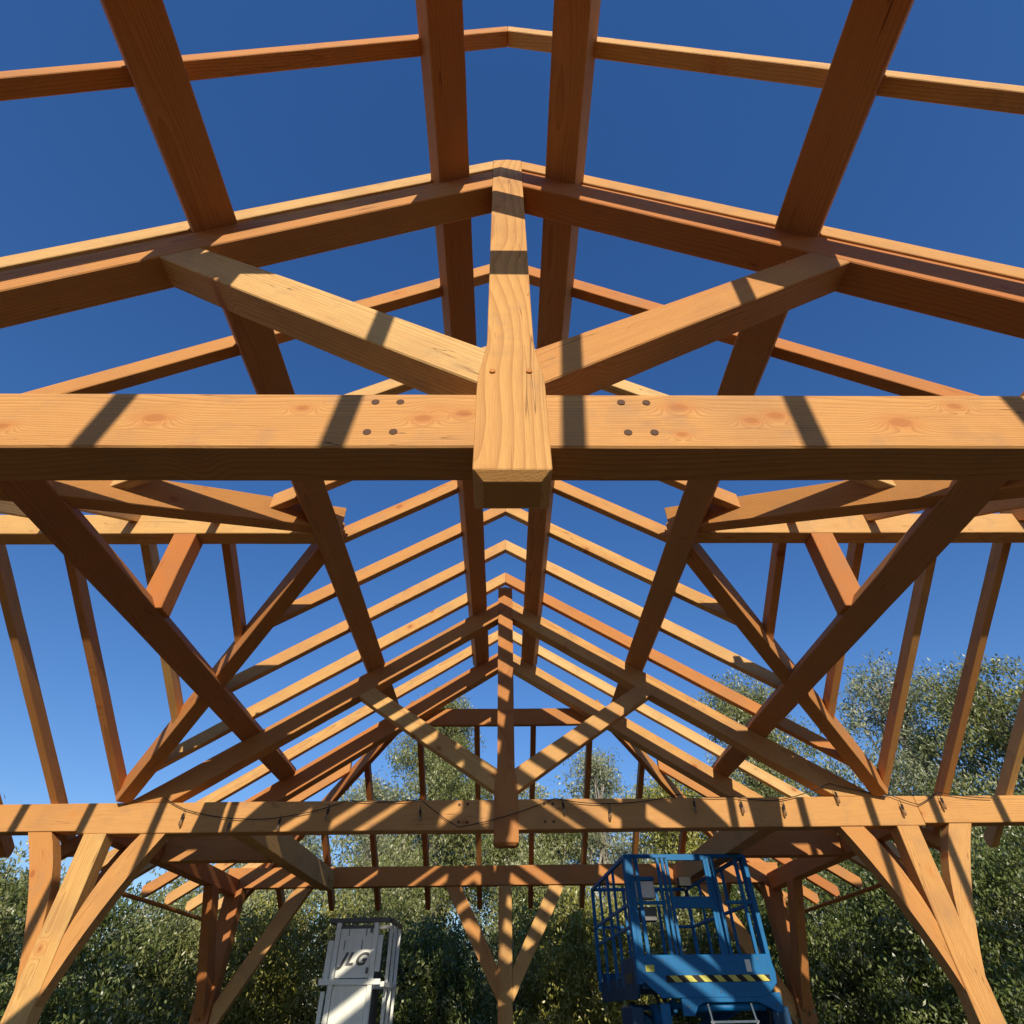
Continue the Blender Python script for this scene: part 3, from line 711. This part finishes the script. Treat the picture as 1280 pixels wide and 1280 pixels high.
# a far wood that closes the view low down between the plants
rs = np.random.default_rng(77); n = 2500
az = rs.uniform(-52, 56, n); dd = rs.uniform(24, 30, n); zz = rs.random(n) ** .8 * (np.where(az < -15, 5.4, 8.3) + .9 * np.sin(az * .25) + .6 * np.sin(az * .9))
cc = np.stack([dd * np.sin(np.radians(az)), dd * np.cos(np.radians(az)), zz + .1], 1)
fw = leaves_mesh('far_wood', cc, 56, np.full(n, .85), .19, .07, LEAF_GREY, None, .5, rs)
tag(fw, 'grey green wood closing the view low behind all the nearer trees', 'woodland', kind='stuff')

# ------------------------------------------------------------------ ground
gn = 60; vs = []; fs = []
for i in range(gn + 1):
    for j in range(gn + 1):
        u, v = i / gn * 2 - 1, j / gn * 2 - 1
        x = 400 * u * abs(u) ** 1.5; y = 400 * v * abs(v) ** 1.5
        d = math.hypot(x, y - 4); vs.append((x, y, -.02 + (0 if d < 14 else .18 * math.sin(x * .21) * math.cos(y * .17))))
for i in range(gn):
    for j in range(gn): a = i * (gn + 1) + j; fs.append((a, a + 1, a + gn + 2, a + gn + 1))
g = meshobj('ground', vs, fs, GROUND, smooth=True); tag(g, 'dry bare earth under and around the frame', 'ground', kind='structure')

# ------------------------------------------------------------------ light
SD = Vector((.072, -1, .422)).normalized()
el = math.asin(SD.z); rot = math.atan2(SD.x, SD.y)
sun = bpy.data.lights.new('sun', 'SUN'); sun.energy = 5.0; sun.angle = R(.53); sun.color = (1, .90, .73)
so = bpy.data.objects.new('sun', sun); COL.objects.link(so); so.rotation_euler = SD.to_track_quat('Z', 'Y').to_euler(); so.location = (0, 0, 20)
wd_ = bpy.data.worlds.new('World'); S.world = wd_; wd_.use_nodes = True; nt = wd_.node_tree
bg = nt.nodes['Background']; sky = nt.nodes.new('ShaderNodeTexSky'); sky.sky_type = 'NISHITA'; sky.sun_disc = False
sky.sun_elevation = el; sky.sun_rotation = rot; sky.air_density = 1.0; sky.dust_density = .05; sky.ozone_density = 3.0; sky.altitude = 300
hs = nt.nodes.new('ShaderNodeHueSaturation'); hs.inputs['Saturation'].default_value = 1.38; hs.inputs['Hue'].default_value = .514; hs.inputs['Value'].default_value = 1.42
gm = nt.nodes.new('ShaderNodeGamma'); gm.inputs[1].default_value = .8
nt.links.new(sky.outputs[0], gm.inputs[0]); nt.links.new(gm.outputs[0], hs.inputs['Color']); nt.links.new(hs.outputs[0], bg.inputs[0]); bg.inputs[1].default_value = .15  # clear deep autumn sky

# ------------------------------------------------------------------ camera
f, th, roll, yaw, cx = 697.94, R(42.03), R(.877), R(1.248), -.0325
def unyaw(v):   # camera-space yaw back to the world
    X, Y, Z = v; return Vector((X * math.cos(yaw) + Y * math.sin(yaw), -X * math.sin(yaw) + Y * math.cos(yaw), Z))
r0 = Vector((1, 0, 0)); u0 = Vector((0, -math.sin(th), math.cos(th))); f0 = Vector((0, math.cos(th), math.sin(th)))
rt = unyaw(r0 * math.cos(roll) - u0 * math.sin(roll)); up = unyaw(r0 * math.sin(roll) + u0 * math.cos(roll)); fw_ = unyaw(f0)
M = Matrix((rt, up, -fw_)).transposed().to_4x4(); M.translation = (cx, 0, H0)
cd = bpy.data.cameras.new('camera'); co = bpy.data.objects.new('camera', cd); COL.objects.link(co); co.matrix_world = M
cd.sensor_width = 36; cd.sensor_fit = 'HORIZONTAL'; cd.lens = 36 * f / 1280; cd.clip_start = .05; cd.clip_end = 2000
S.camera = co
S.view_settings.view_transform = 'Standard'; S.view_settings.look = 'None'; S.view_settings.exposure = -.1; S.view_settings.gamma = 1
